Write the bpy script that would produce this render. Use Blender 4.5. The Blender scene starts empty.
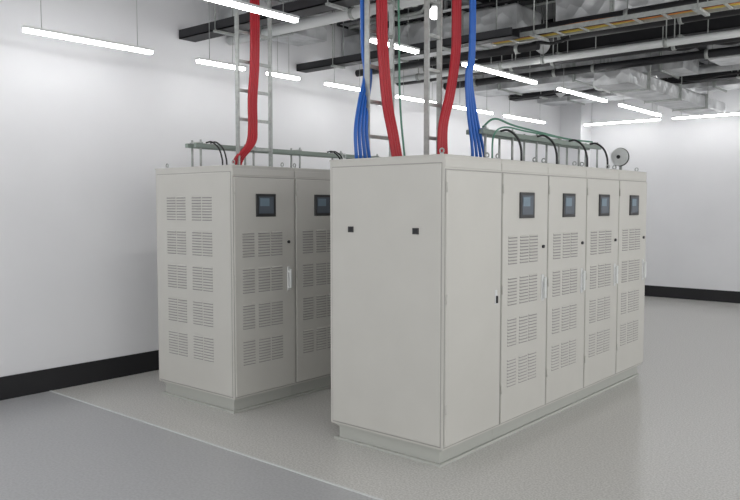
import bpy, math, random
from mathutils import Vector, Matrix
random.seed(4)
S = bpy.context.scene
try:
    S.view_settings.view_transform = 'Standard'
except Exception:
    pass

def lin(c):
    return tuple(((v/255)/12.92 if v/255 <= .04045 else (((v/255)+.055)/1.055)**2.4) for v in c)+(1,)

def mat(name, rgb, rough=.5, metal=0, emit=0, noise=0, nscale=20, bump=0, bscale=40, vor=False):
    m = bpy.data.materials.new(name); m.use_nodes = True
    nt = m.node_tree; b = nt.nodes['Principled BSDF']
    b.inputs['Base Color'].default_value = lin(rgb)
    b.inputs['Roughness'].default_value = rough
    b.inputs['Metallic'].default_value = metal
    tc = nt.nodes.new('ShaderNodeTexCoord')
    if emit:
        b.inputs['Emission Color'].default_value = (1, .99, .98, 1)
        b.inputs['Emission Strength'].default_value = emit
    if noise:
        n = nt.nodes.new('ShaderNodeTexNoise'); n.inputs['Scale'].default_value = nscale
        n.inputs['Detail'].default_value = 4
        nt.links.new(tc.outputs['Object'], n.inputs['Vector'])
        r = nt.nodes.new('ShaderNodeValToRGB')
        r.color_ramp.elements[0].position = .3; r.color_ramp.elements[1].position = .7
        r.color_ramp.elements[0].color = lin([max(0, v-noise) for v in rgb])
        r.color_ramp.elements[1].color = lin([min(255, v+noise) for v in rgb])
        nt.links.new(n.outputs['Fac'], r.inputs['Fac'])
        nt.links.new(r.outputs['Color'], b.inputs['Base Color'])
    if bump:
        n = nt.nodes.new('ShaderNodeTexVoronoi' if vor else 'ShaderNodeTexNoise')
        n.inputs['Scale'].default_value = bscale
        nt.links.new(tc.outputs['Object'], n.inputs['Vector'])
        bp = nt.nodes.new('ShaderNodeBump'); bp.inputs['Strength'].default_value = bump
        bp.inputs['Distance'].default_value = .03
        nt.links.new(n.outputs[0], bp.inputs['Height'])
        nt.links.new(bp.outputs['Normal'], b.inputs['Normal'])
    return m

M = dict(
 wall=mat('wall_paint', (227,228,231), .8, noise=2, nscale=1.5),
 base=mat('baseboard_black', (24,24,28), .5),
 ceil=mat('ceiling_concrete', (122,124,127), .9, noise=34, nscale=1.2),
 paint=mat('cabinet_paint', (194,193,188), .5, noise=2, nscale=3),
 paint2=mat('cabinet_louvre_paint', (190,189,184), .5),
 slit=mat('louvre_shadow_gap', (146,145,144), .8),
 seam=mat('door_gap', (158,157,154), .8),
 plinth=mat('plinth_paint', (178,180,175), .5),
 blk=mat('black_plastic', (34,35,38), .35),
 scr=mat('screen_glass', (84,92,102), .15),
 scr2=mat('screen_blue', (112,132,146), .2),
 steel=mat('brushed_steel', (215,217,218), .3, metal=.5),
 galv=mat('galvanised_steel', (168,172,170), .45, metal=.4, noise=10, nscale=30),
 rail=mat('busbar_green_grey', (134,146,139), .5, metal=.2),
 foil=mat('duct_foil', (196,198,200), .4, metal=.45, noise=28, nscale=3, bump=.9, bscale=7, vor=True),
 dark=mat('dark_tray', (34,35,39), .6),
 red=mat('cable_red', (172,26,40), .45),
 blue=mat('cable_blue', (34,96,182), .4),
 green=mat('cable_green', (84,134,114), .5),
 orange=mat('cable_orange', (206,130,68), .5),
 yellow=mat('cable_yellow', (206,184,90), .5),
 bcab=mat('cable_black', (34,34,37), .5),
 pipe=mat('white_pipe', (215,218,218), .5),
 lamp=mat('lamp_diffuser', (255,255,255), .5, emit=19),
 lamp2=mat('round_lamp_diffuser', (255,255,255), .5, emit=5),
)

class MB:
    def __init__(s): s.v=[]; s.f=[]; s.m=[]; s.sm=[]; s.mats=[]
    def mi(s, k):
        if k not in s.mats: s.mats.append(k)
        return s.mats.index(k)
    def face(s, idx, k, sm=False):
        s.f.append(idx); s.m.append(s.mi(k)); s.sm.append(sm)
    def plate(s, O, U, V, N, u0, u1, v0, v1, h0, h1, k, ch=0):
        b=len(s.v)
        for (h, e) in ((h0,0),(h1-ch,0),(h1,ch)):
            for (u,v) in ((u0+e,v0+e),(u1-e,v0+e),(u1-e,v1-e),(u0+e,v1-e)):
                s.v.append(O+U*u+V*v+N*h)
        s.face((b+3,b+2,b+1,b),k)
        for a in (0,4) if ch else (0,):
            for i in range(4):
                j=(i+1)%4; t=a+4 if ch else 8
                s.face((b+a+i,b+a+j,b+t+j,b+t+i),k)
        s.face((b+8,b+9,b+10,b+11),k)
    def box(s,x0,x1,y0,y1,z0,z1,k,ch=0):
        s.plate(Vector((0,0,0)),Vector((1,0,0)),Vector((0,1,0)),Vector((0,0,1)),x0,x1,y0,y1,z0,z1,k,ch)
    def tube(s, pts, r, k, n=10, smooth=True, sub=6):
        P=[Vector(p) for p in pts]
        if smooth and len(P)>2:
            Q=[]
            E=[P[0]*2-P[1]]+P+[P[-1]*2-P[-2]]
            for i in range(1,len(E)-2):
                a,b,c,d=E[i-1:i+3]
                for j in range(sub):
                    t=j/sub
                    Q.append(.5*((2*b)+(c-a)*t+(2*a-5*b+4*c-d)*t*t+(3*b-a-3*c+d)*t**3))
            Q.append(P[-1]); P=Q
        t0=(P[1]-P[0]).normalized()
        up=Vector((0,0,1)) if abs(t0.z)<.9 else Vector((1,0,0))
        nrm=t0.cross(up).normalized(); base=len(s.v)
        for i,p in enumerate(P):
            t=(P[min(i+1,len(P)-1)]-P[max(i-1,0)]).normalized()
            nrm=(nrm-t*nrm.dot(t)).normalized(); bn=t.cross(nrm)
            for j in range(n):
                a=2*math.pi*j/n
                s.v.append(p+nrm*math.cos(a)*r+bn*math.sin(a)*r)
        for i in range(len(P)-1):
            for j in range(n):
                j2=(j+1)%n
                s.face((base+i*n+j,base+i*n+j2,base+(i+1)*n+j2,base+(i+1)*n+j),k,True)
        s.face(tuple(base+j for j in reversed(range(n))),k)
        s.face(tuple(base+(len(P)-1)*n+j for j in range(n)),k)
    def torus(s,c,ax1,ax2,R,r,k):
        pts=[c+ax1*math.cos(a)*R+ax2*math.sin(a)*R for a in [i*math.pi/8 for i in range(17)]]
        s.tube(pts,r,k,6,False)
    def finish(s,name,parent=None):
        me=bpy.data.meshes.new(name); 
        c=sum(s.v,Vector())/len(s.v)
        zmin=min(v.z for v in s.v); c.z=zmin
        me.from_pydata([v-c for v in s.v],[],s.f)
        for k in s.mats: me.materials.append(M[k])
        me.polygons.foreach_set('material_index',s.m)
        me.polygons.foreach_set('use_smooth',s.sm); me.update()
        o=bpy.data.objects.new(name,me); S.collection.objects.link(o); o.location=c
        return o

X=Vector((1,0,0));Y=Vector((0,1,0));Z=Vector((0,0,1))
WX=-6.5; BY=13.7; CZ=4.15; RX=3.5; FY=-3.0

# ---------------- floor ----------------
def floor_mat():
    m=bpy.data.materials.new('floor_vinyl'); m.use_nodes=True; nt=m.node_tree; b=nt.nodes['Principled BSDF']
    tc=nt.nodes.new('ShaderNodeTexCoord')
    sep=nt.nodes.new('ShaderNodeSeparateXYZ'); nt.links.new(tc.outputs['Object'],sep.inputs[0])
    def ramp(c0,c1,scale):
        n=nt.nodes.new('ShaderNodeTexNoise'); n.inputs['Scale'].default_value=scale; n.inputs['Detail'].default_value=3
        nt.links.new(tc.outputs['Object'],n.inputs['Vector'])
        r=nt.nodes.new('ShaderNodeValToRGB'); r.color_ramp.elements[0].position=.38; r.color_ramp.elements[1].position=.62
        r.color_ramp.elements[0].color=lin(c0); r.color_ramp.elements[1].color=lin(c1)
        nt.links.new(n.outputs['Fac'],r.inputs['Fac']); return r
    A=ramp((182,181,177),(210,209,206),80); B=ramp((170,171,173),(182,183,185),60)
    gt=nt.nodes.new('ShaderNodeMath'); gt.operation='GREATER_THAN'; gt.inputs[1].default_value=3.2
    nt.links.new(sep.outputs['Y'],gt.inputs[0])
    mx=nt.nodes.new('ShaderNodeMixRGB'); nt.links.new(gt.outputs[0],mx.inputs[0])
    nt.links.new(B.outputs[0],mx.inputs[1]); nt.links.new(A.outputs[0],mx.inputs[2])
    nt.links.new(mx.outputs[0],b.inputs['Base Color'])
    b.inputs['Roughness'].default_value=.28
    return m
M['floor']=floor_mat()
def slab(name,x0,x1,y0,y1,z0,z1,k):
    me=bpy.data.meshes.new(name)
    vs=[(x,y,z) for z in (z0,z1) for (x,y) in ((x0,y0),(x1,y0),(x1,y1),(x0,y1))]
    me.from_pydata(vs,[],[(3,2,1,0),(4,5,6,7),(0,1,5,4),(1,2,6,5),(2,3,7,6),(3,0,4,7)])
    me.materials.append(M[k]); o=bpy.data.objects.new(name,me); S.collection.objects.link(o); return o
slab('floor',WX-.1,RX,FY,BY+.1,-.1,0,'floor')
slab('trim_floor_strip',WX+.015,RX,3.19,3.21,0,.003,'pipe')
slab('wall_left',WX-.12,WX,FY,BY+.1,0,CZ,'wall')
slab('wall_back',WX,RX,BY,BY+.12,0,CZ,'wall')
slab('baseboard_left',WX,WX+.015,FY,BY,0,.2,'base')
slab('baseboard_back',WX+.015,RX,BY-.015,BY,0,.2,'base')
slab('ceiling',WX-.12,RX,FY,BY+.12,CZ,CZ+.1,'ceil')
b=MB(); b.box(WX+.001,WX+.42,BY-.45,BY-.001,0,CZ,'wall',.01); b.finish('corner_column')

# ---------------- cabinets ----------------
H=1.985; PL=.12
def block(b,O,U,V,N,u0,w,ztop,h,rows=9):
    p=h/rows
    for i in range(rows):
        z=ztop-i*p
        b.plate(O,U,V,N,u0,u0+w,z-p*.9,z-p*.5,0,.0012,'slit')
        # pressed hood
        B=len(b.v)
        for (u,v,h_) in ((u0,z-p*.5,0),(u0+w,z-p*.5,0),(u0+w,z-p*.05,0),(u0,z-p*.05,0),(u0+.004,z-p*.55,.006),(u0+w-.004,z-p*.55,.006)):
            b.v.append(O+U*u+V*v+N*h_)
        b.face((B,B+1,B+5,B+4),'paint2'); b.face((B+4,B+5,B+2,B+3),'paint2')
        b.face((B,B+4,B+3),'paint2'); b.face((B+1,B+2,B+5),'paint2')

def cabinet(x0,x1,y0,y1,kind,end=None,eyes=True):
    b=MB(); g=.0015; ya,yb=y0+g,y1-g; W=yb-ya
    # plinth channel
    i=.035 if end else 0
    b.box(x0+.05,x1-.05,ya+i,yb,.018,PL,'plinth')
    b.box(x0+.02,x1-.03,ya+(.015 if end else 0),yb,0,.018,'plinth',.003)
    b.box(x0+.03,x1-.03,ya+(.022 if end else 0),yb,PL-.02,PL,'plinth')
    # carcass
    b.box(x0,x1,ya,yb,PL,H-.012,'paint')
    b.box(x0-.004,x1+.004,ya-(.004 if end else 0),yb,H-.012,H,'paint',.004)
    # +X face
    O=Vector((x1,ya,0))
    b.plate(O,Y,Z,X,.004,W-.004,PL+.012,1.895,0,.002,'seam')
    b.plate(O,Y,Z,X,.009,W-.009,PL+.02,1.888,0,.012,'paint',.004)
    D=Vector((x1+.012,ya,0))
    b.plate(O,Y,Z,X,.004,W-.004,1.905,H-.03,0,.004,'paint',.002)
    if kind=='door':
        c=W*.5
        b.plate(D,Y,Z,X,c-.105,c+.105,1.575,1.76,0,.012,'blk',.004)
        b.plate(D,Y,Z,X,c-.082,c+.078,1.60,1.738,.012,.0135,'scr')
        b.plate(D,Y,Z,X,c-.07,c+.03,1.66,1.725,.0135,.0142,'scr2')
        for k in range(1,5+0):
            zt=1.745-.29*k
            for (u,w) in ((.085,.125),(.25,.125),(.39,.125)):
                block(b,D,Y,Z,X,u,w,zt,.205)
        # swing handle + lock
        h=W-.082
        b.plate(D,Y,Z,X,h-.016,h+.016,.95,1.15,0,.008,'steel',.003)
        b.plate(D,Y,Z,X,h-.010,h+.010,.97,1.13,.018,.034,'pipe',.004)
        b.plate(D,Y,Z,X,h-.008,h+.008,1.10,1.12,.008,.02,'steel')
        b.plate(D,Y,Z,X,h-.008,h+.008,.975,.99,.008,.02,'steel')
        b.tube([D+Y*h+Z*1.36,D+Y*h+Z*1.36+X*.012],.013,'blk',12,False)
    else:
        h=W-.075
        b.plate(D,Y,Z,X,h-.013,h+.013,.99,1.09,0,.006,'steel',.002)
        b.plate(D,Y,Z,X,h-.006,h+.006,1.0,1.05,.006,.018,'blk',.002)
    # hinges
    for z in (.35,1.05,1.75):
        b.tube([O+Y*.012+X*.012+Z*z,O+Y*.012+X*.012+Z*(z+.06)],.006,'paint2',8,False)
    # end face
    if end:
        O=Vector((x0,ya,0)); L=x1-x0; N=-Y
        b.plate(O,X,Z,N,.018,L-.018,PL+.012,H-.05,0,.002,'seam')
        b.plate(O,X,Z,N,.023,L-.023,PL+.02,H-.056,0,.008,'paint',.004)
        D=O+N*.008
        if end=='louvre':
            for k in range(5):
                zt=1.745-.288*k
                for (u,w) in ((.17,.125),(.31,.125),(.52,.125),(.66,.125)):
                    block(b,D,X,Z,N,u,w,zt,.205)
        else:
            for xx in (-3.414,-2.86):
                u=xx-x0
                b.plate(D,X,Z,N,u-.024,u+.024,1.483,1.523,0,.008,'blk',.003)
                b.plate(D,X,Z,N,u-.015,u+.015,1.49,1.516,.008,.010,'dark',.001)
    # lifting eyes
    for xx in (x0+.07,x1-.07):
        for yy in ((ya+.07),(yb-.07)):
            b.tube([(xx,yy,H),(xx,yy,H+.012)],.012,'steel',8,False)
            b.torus(Vector((xx,yy,H+.026)),X,Z,.015,.005,'galv')
    # cable gland plate
    b.box(x0+.22,x1-.22,ya+.15,yb-.15,H,H+.012,'galv',.003)
    return b.finish('electrical_cabinet')

FR=(-3.615,-2.645); F0=3.83; FW=.682
for i in range(5):
    cabinet(FR[0],FR[1],F0+i*FW,F0+(i+1)*FW,'blank' if i==0 else 'door','plain' if i==0 else None)
LR=(-5.65,-4.615); L0=3.775; LW=.67
for i in range(5):
    cabinet(LR[0],LR[1],L0+i*LW,L0+(i+1)*LW,'door','louvre' if i==0 else None)

# ---------------- busbar rails over the rows ----------------
def busbar(x,y0,y1,z):
    b=MB()
    for dx,dz in ((0,0),(.12,-.0)):
        b.box(x+dx-.018,x+dx+.018,y0,y1,z-.018,z+.018,'rail',.003)
    n=6
    for i in range(n):
        y=y0+.06+(y1-y0-.12)*i/(n-1)
        for dx in (0,.12):
            b.tube([(x+dx,y,H),(x+dx,y,z-.018)],.010,'galv',8,False)
            b.box(x+dx-.025,x+dx+.025,y-.025,y+.025,H+.0,H+.008,'galv')
            b.tube([(x+dx,y,z+.018),(x+dx,y,z+.05)],.009,'galv',8,False)
        b.box(x-.02,x+.14,y-.012,y+.012,z+.018,z+.03,'galv')
    b.finish('overhead_busbar')
busbar(-5.40,3.92,7.0,2.18)
busbar(-3.2,4.95,7.15,2.235)

def arcs(x,ys,z,dy,k='bcab',n=2,r=.0085):
    b=MB()
    for y in ys:
        for e in (0,.045)[:n]:
            b.tube([(x+.07,y+e,z+.022),(x+.13,y+e+dy*.3,z+.025),(x+.19,y+e+dy*.8,z-.03),(x+.22,y+e+dy,z-.12),(x+.225,y+e+dy,H+.005)],r,k,8)
    return b.finish('jumper_cables')
arcs(-5.30,(4.0,5.5),2.18,.05,n=2,r=.007)
arcs(-3.1,(5.15,5.75,6.35,6.8),2.225,.06,n=1,r=.009)
b=MB()
b.tube([(-3.1,5.0,2.27),(-3.05,5.1,2.34),(-3.05,5.4,2.31),(-3.06,5.9,2.29),(-3.06,6.4,2.27),(-3.05,6.9,2.275)],.008,'green',8)
b.tube([(-3.0,4.98,1.99),(-3.0,5.0,2.2),(-3.02,5.2,2.28),(-3.0,5.5,2.27),(-3.0,6.1,2.26)],.007,'green',8)
b.finish('ground_wire')

# ---------------- ladder trays ----------------
def ladder(x,y0,y1,z0,z1,name='cable_ladder',axis='y'):
    b=MB()
    for y in (y0,y1):
        b.box(x-.02,x+.02,y-.008,y+.008,z0,z1,'galv')
        b.box(x-.05,x+.05,y-.03,y+.03,z0,z0+.008,'galv')
    z=z0+.18
    while z<z1-.05:
        b.box(x-.012,x+.012,y0,y1,z-.012,z+.012,'galv'); z+=.25
    return b.finish(name)
ladder(-5.1,4.24,4.62,H,CZ)
ladder(-3.52,4.12,4.40,H,CZ)
ladder(-3.27,4.50,4.66,H,CZ)

def bundle(paths,r,k,name):
    b=MB()
    for p in paths: b.tube(p,r,k,10)
    return b.finish(name)
# red, left row
P=[]
for j in range(4):
    o=j*.025
    P.append([(-5.05,4.37+o,CZ-.02),(-5.05,4.36+o,3.0),(-5.05,4.33+o,2.6),(-5.05,4.33+o,2.36),(-5.06+.01*j,4.31+o*.8,2.2+.006*j),(-5.1,4.22+o,2.08),(-5.12,4.19+o,H+.005)])
bundle(P,.014,'red','red_power_cables')
# red, ladder 2
P=[]
for j in range(4):
    o=j*.028
    P.append([(-3.46,4.16+o,CZ-.02),(-3.46,4.17+o,3.0),(-3.45,4.18+o,2.7),(-3.44,4.21+o,2.4),(-3.40,4.22+o,2.2),(-3.36,4.23+o,H+.005)])
bundle(P,.015,'red','red_power_cables')
# blue, ladder 2 left
P=[]
for j in range(4):
    o=j*.03
    P.append([(-3.56,4.10+o*.6,CZ-.02),(-3.56,4.11+o*.6,2.9),(-3.55,4.13+o*.7,2.62),(-3.53,4.05+o,2.42),(-3.5,3.97+o*1.3,2.2),(-3.5,3.98+o*1.6,H+.005)])
bundle(P,.013,'blue','blue_power_cables')
# single green earth cable near ladder 2
P=[[(-3.44,4.36,CZ-.02),(-3.44,4.385,2.9),(-3.43,4.39,2.4),(-3.4,4.41,H+.005)]]
bundle(P,.008,'green','green_ground_cable')
# red group 3
P=[]
for j in range(4):
    o=j*.027
    P.append([(-3.2,4.74+o,CZ-.02),(-3.2,4.74+o,3.1),(-3.2,4.73+o,2.8),(-3.2,4.66+o,2.5),(-3.2,4.57+o,2.25),(-3.2,4.56+o*1.2,H+.005)])
bundle(P,.0145,'red','red_power_cables')
P=[]
for j in range(4):
    o=j*.035
    P.append([(-3.12,4.84+o*.5,CZ-.02),(-3.12,4.85+o*.5,2.9),(-3.12,4.80+o*.6,2.65),(-3.12,4.82+o,2.4),(-3.12,4.88+o*1.4,2.15),(-3.12,4.90+o*1.8,H+.005)])
bundle(P,.0125,'blue','blue_power_cables')

# alarm bell at the end of the row
b=MB()
c=Vector((-2.84,7.06,2.13))
b.box(c.x-.03,c.x+.03,c.y+.0,c.y+.06,H,H+.01,'galv')
b.box(c.x-.012,c.x+.012,c.y+.02,c.y+.035,H,2.14,'galv')
b.tube([c+Y*.02,c],.088,'bcab',28,False)
b.tube([c,c-Y*.02],.083,'pipe',28,False)
b.tube([c-Y*.02,c-Y*.03],.06,'pipe',28,False)
b.tube([c-Y*.03,c-Y*.036],.018,'bcab',24,False)
b.finish('alarm_bell')

# ---------------- ceiling services ----------------
def tray_x(y,z,w,h,x0=WX+.01,x1=1.5,k='dark',fill=None,open_=False):
    b=MB(); b.box(x0,x1,y,y+.012,z,z+h,k); b.box(x0,x1,y+w-.012,y+w,z,z+h,k)
    if not open_: b.box(x0,x1,y,y+w,z,z+.01,k)
    else:
        x=x0+.05
        while x<x1: b.box(x-.012,x+.012,y+.012,y+w-.012,z,z+.012,k); x+=.25
    x=x0+.6
    while x<x1:
        for yy in (y-.01,y+w+.01): b.tube([(x,yy,z),(x,yy,CZ)],.006,'galv',6,False)
        b.box(x-.02,x+.02,y-.02,y+w+.02,z-.02,z,'galv'); x+=1.5
    if fill:
        zz=z+.028 if open_ else z+h
        for i,kk in enumerate(fill):
            yy=y+.04+i*(w-.08)/max(1,len(fill)-1)
            pts=[(x0+t*(x1-x0)/10,yy+random.uniform(-.008,.008),zz+random.uniform(0,.015)) for t in range(11)]
            b.tube(pts,.014,kk,8)
    b.finish('cable_tray')
def duct(x0,x1,y0,y1,z0,z1,ax,k='foil'):
    b=MB(); b.box(x0,x1,y0,y1,z0,z1,k,.02)
    a0,a1=(x0,x1) if ax=='x' else (y0,y1)
    t=a0+.6
    while t<a1-.1:
        if ax=='x': b.box(t-.02,t+.02,y0-.02,y1+.02,z0-.02,z1+.02,'galv')
        else: b.box(x0-.02,x1+.02,t-.02,t+.02,z0-.02,z1+.02,'galv')
        if ax=='x':
            for yy in (y0-.03,y1+.03): b.tube([(t,yy,z0-.03),(t,yy,CZ)],.006,'galv',6,False)
        else:
            for xx in (x0-.03,x1+.03): b.tube([(xx,t,z0-.03),(xx,t,CZ)],.006,'galv',6,False)
        t+=1.2
    b.finish('ventilation_duct')
tray_x(4.64,3.36,.20,.09,x1=-3.75)
tray_x(6.30,3.26,.16,.08,x1=-3.6)
tray_x(8.85,3.60,.30,.15,fill=['bcab','bcab','dark','bcab'])
tray_x(11.3,3.45,.22,.10)
tray_x(6.56,3.30,.24,.04,x0=-4.1,x1=1.5,k='galv',fill=['orange','yellow','bcab','orange','yellow'],open_=True)
duct(WX+.02,-4.0,7.1,7.65,3.50,3.80,'x')
duct(-3.6,-2.4,7.2,7.65,3.55,3.82,'x')
duct(-2.0,2,7.2,7.65,3.50,3.80,'x')
duct(WX+.02,-3.2,9.95,10.6,3.42,3.76,'x')
duct(-2.9,2,9.95,10.5,3.48,3.76,'x')
duct(WX+.02,2,12.3,12.9,3.5,3.82,'x')
duct(-6.3,-5.85,5.0,6.15,3.5,3.8,'y')
duct(-3.95,-3.50,8.95,13.0,3.14,3.32,'y')
b=MB()
for (y,z,r,k,x1) in ((5.3,3.45,.05,'pipe',-3.7),(5.52,3.5,.03,'bcab',-3.7),(5.8,3.62,.045,'bcab',-3.7),(6.95,3.44,.05,'bcab',2),(7.4,3.38,.045,'bcab',-3.9),(8.0,3.35,.04,'pipe',2),(8.25,3.36,.04,'bcab',2),(8.45,3.7,.07,'bcab',2),(9.4,3.45,.05,'dark',2),(9.6,3.5,.03,'pipe',2),(11.0,3.55,.06,'foil',2),(11.9,3.6,.04,'bcab',2),(13.1,3.6,.05,'pipe',2)):
    b.tube([(WX+.01 if not y==13.1 else -6.0,y,z),(x1,y,z)],r,k,12,False)
    for x in (-5.95,-4.7,-4.15,-2.75,-1.2,.6):
        if x<x1:
            b.tube([(x,y,z+r*.5),(x,y,CZ)],.006,'galv',6,False)
            b.tube([(x-.02,y,z),(x+.02,y,z)],r+.008,'galv',12,False)
b.finish('ceiling_pipes')
b=MB()
for (x,z,r,k) in ((-5.7,3.95,.05,'pipe'),(-5.5,3.95,.04,'bcab'),(-4.75,3.97,.05,'foil'),(-3.85,3.95,.03,'bcab'),(-1.9,3.95,.06,'pipe'),(-2.4,3.95,.05,'bcab'),(-2.9,3.95,.04,'bcab'),(-.9,3.95,.05,'bcab')):
    b.tube([(x,0,z),(x,BY-.01,z)],r,k,12,False)
b.finish('ceiling_pipes')
# elbow conduits just under the slab services
b=MB()
for i in range(30):
    x=random.uniform(-6.0,-.8); y=random.uniform(6,12.6); k=random.choice(['bcab','bcab','pipe','galv','dark'])
    dx=random.uniform(.5,1.6)*random.choice((-1,1)); dy=random.uniform(.4,1.5); r=random.uniform(.014,.028)
    z=3.862
    x2=max(-6.3,x+dx)
    b.tube([(x,y,CZ),(x,y,z+.06),(x+.03*(1 if x2>x else -1),y,z+.015),(x+.08*(1 if x2>x else -1),y,z),(x2-.05*(1 if x2>x else -1),y,z),(x2,y+.05,z),(x2,min(y+dy,13.3),z)],r,k,8,False)
b.finish('conduit')
# sagging cables slung between hangers
b=MB()
for (y,x0,x1,z,k) in ((7.95,-5.9,-3.8,3.55,'bcab'),(8.65,-5.6,-3.8,3.5,'bcab'),(10.8,-6.2,-2.0,3.42,'bcab'),(8.62,-3.0,-.6,3.42,'bcab')):
    n=5
    pts=[]
    for i in range(n):
        a=x0+(x1-x0)*i/n; c2=x0+(x1-x0)*(i+.5)/n
        pts+= [(a,y,z),(c2,y+.01,z-.035)]
    pts.append((x1,y,z))
    b.tube(pts,.018,k,8)
    for i in range(n+1):
        a=x0+(x1-x0)*i/n; b.tube([(a,y,z),(a,y,CZ)],.005,'galv',6,False)
b.finish('sagging_cables')
# flexible foil ducts branching off the main ducts
for y,x,d in ((7.64,-5.3,1),(10.59,-4.3,-1),(10.49,-2.2,1)):
    b=MB()
    P=[(x,y,3.66),(x,y+.18,3.62),(x+.18*d,y+.42,3.58),(x+.6*d,y+.46,3.54),(x+1.0*d,y+.42,3.5),(x+1.15*d,y+.40,3.42)]
    if y<8: P=[(px,py-(.0),pz+.08) for (px,py,pz) in P]
    b.tube(P,.085,'foil',16)
    b.finish('flexible_duct')
# small round duct end poking out under the second main duct
b=MB()
b.tube([(-4.15,9.62,3.28),(-4.15,10.3,3.28)],.085,'pipe',28,False)
b.tube([(-4.15,9.60,3.28),(-4.15,9.64,3.28)],.098,'pipe',28,False)
b.tube([(-4.15,9.595,3.28),(-4.15,9.601,3.28)],.075,'galv',28,False)
for y in (9.72,9.85): b.tube([(-4.15,y,3.36),(-4.15,y,CZ)],.006,'galv',6,False)
b.finish('round_duct')
# ceiling beams
for y in (7.85,9.3,11.05):
    b=MB(); b.box(WX+.001,RX,y,y+.2,4.02,CZ-.001,'dark',.005); b.finish('ceiling_beam')

# ---------------- strip lights ----------------
def strip(x,y0,y1,z=3.13,along='y'):
    b=MB()
    if along=='y':
        b.box(x-.03,x+.03,y0,y1,z+.03,z+.05,'pipe')
        b.box(x-.022,x+.022,y0+.01,y1-.01,z+.004,z+.03,'lamp')
        for y in (y0+.15,y1-.15): b.tube([(x,y,z+.05),(x,y,CZ)],.003,'galv',6,False)
    else:
        b.box(y0,y1,x-.03,x+.03,z+.03,z+.05,'pipe')
        b.box(y0+.01,y1-.01,x-.022,x+.022,z+.004,z+.03,'lamp')
        for y in (y0+.15,y1-.15): b.tube([(y,x,z+.05),(y,x,CZ)],.003,'galv',6,False)
    b.finish('strip_light')
q=.93
for (a,c) in ((-1.4,-.2),(.1,1.3),(1.6,2.7),(3.0,4.26),(4.79,5.42),(5.75,6.25),(6.7,7.5),(8.1,9.1),(9.5,10.6),(11.0,12.4)):
    strip(-5.95,a*q,c*q,3.03)
for (a,c) in ((-1.4,-.2),(.4,1.6),(3.06,4.28),(5.2,5.9),(6.7,8.3),(8.9,10.4),(10.9,12.6)):
    strip(-4.4,a,c)
for a in (-1.5,.5,2.5,4.5,6.5,8.5,10.5): strip(-1.5,a,a+1.3); strip(1.2,a,a+1.3)  # extra rows out of view, added to light the room
strip(13.2,-6.0,-4.6,along='x'); strip(13.2,-4.4,-3.0,along='x'); strip(13.2,-2.6,-1.2,along='x')
# round pendant lamp
b=MB(); c=Vector((-4.0,5.62,3.40))
pr=[(0,-.055),(.03,-.048),(.048,-.03),(.055,0),(.048,.03),(.03,.048),(.0,.055)]
n=20; B=len(b.v)
for (r,z) in pr:
    for j in range(n): b.v.append(c+Vector((max(r,.001)*math.cos(j*2*math.pi/n),max(r,.001)*math.sin(j*2*math.pi/n),z)))
for i in range(len(pr)-1):
    for j in range(n): b.face((B+i*n+j,B+i*n+(j+1)%n,B+(i+1)*n+(j+1)%n,B+(i+1)*n+j),'lamp2',True)
b.tube([c+Z*.05,c+Z*.08],.03,'pipe',14,False); b.tube([c+Z*.08,Vector((c.x,c.y,CZ))],.008,'pipe',8,False)
b.finish('globe_lamp')

# ---------------- world & camera ----------------
w=bpy.data.worlds.new('World'); S.world=w; w.use_nodes=True
w.node_tree.nodes['Background'].inputs[0].default_value=(1,.993,.98,1)
w.node_tree.nodes['Background'].inputs[1].default_value=1.62
cam=bpy.data.cameras.new('camera'); co=bpy.data.objects.new('camera',cam); S.collection.objects.link(co)
cam.sensor_width=36; cam.sensor_fit='HORIZONTAL'; cam.lens=747/740*36
co.location=(0,0,1.67)
th=math.radians(3.45); yaw=math.radians(40.3)
co.rotation_euler=(math.pi/2-th,0,yaw)
S.camera=co
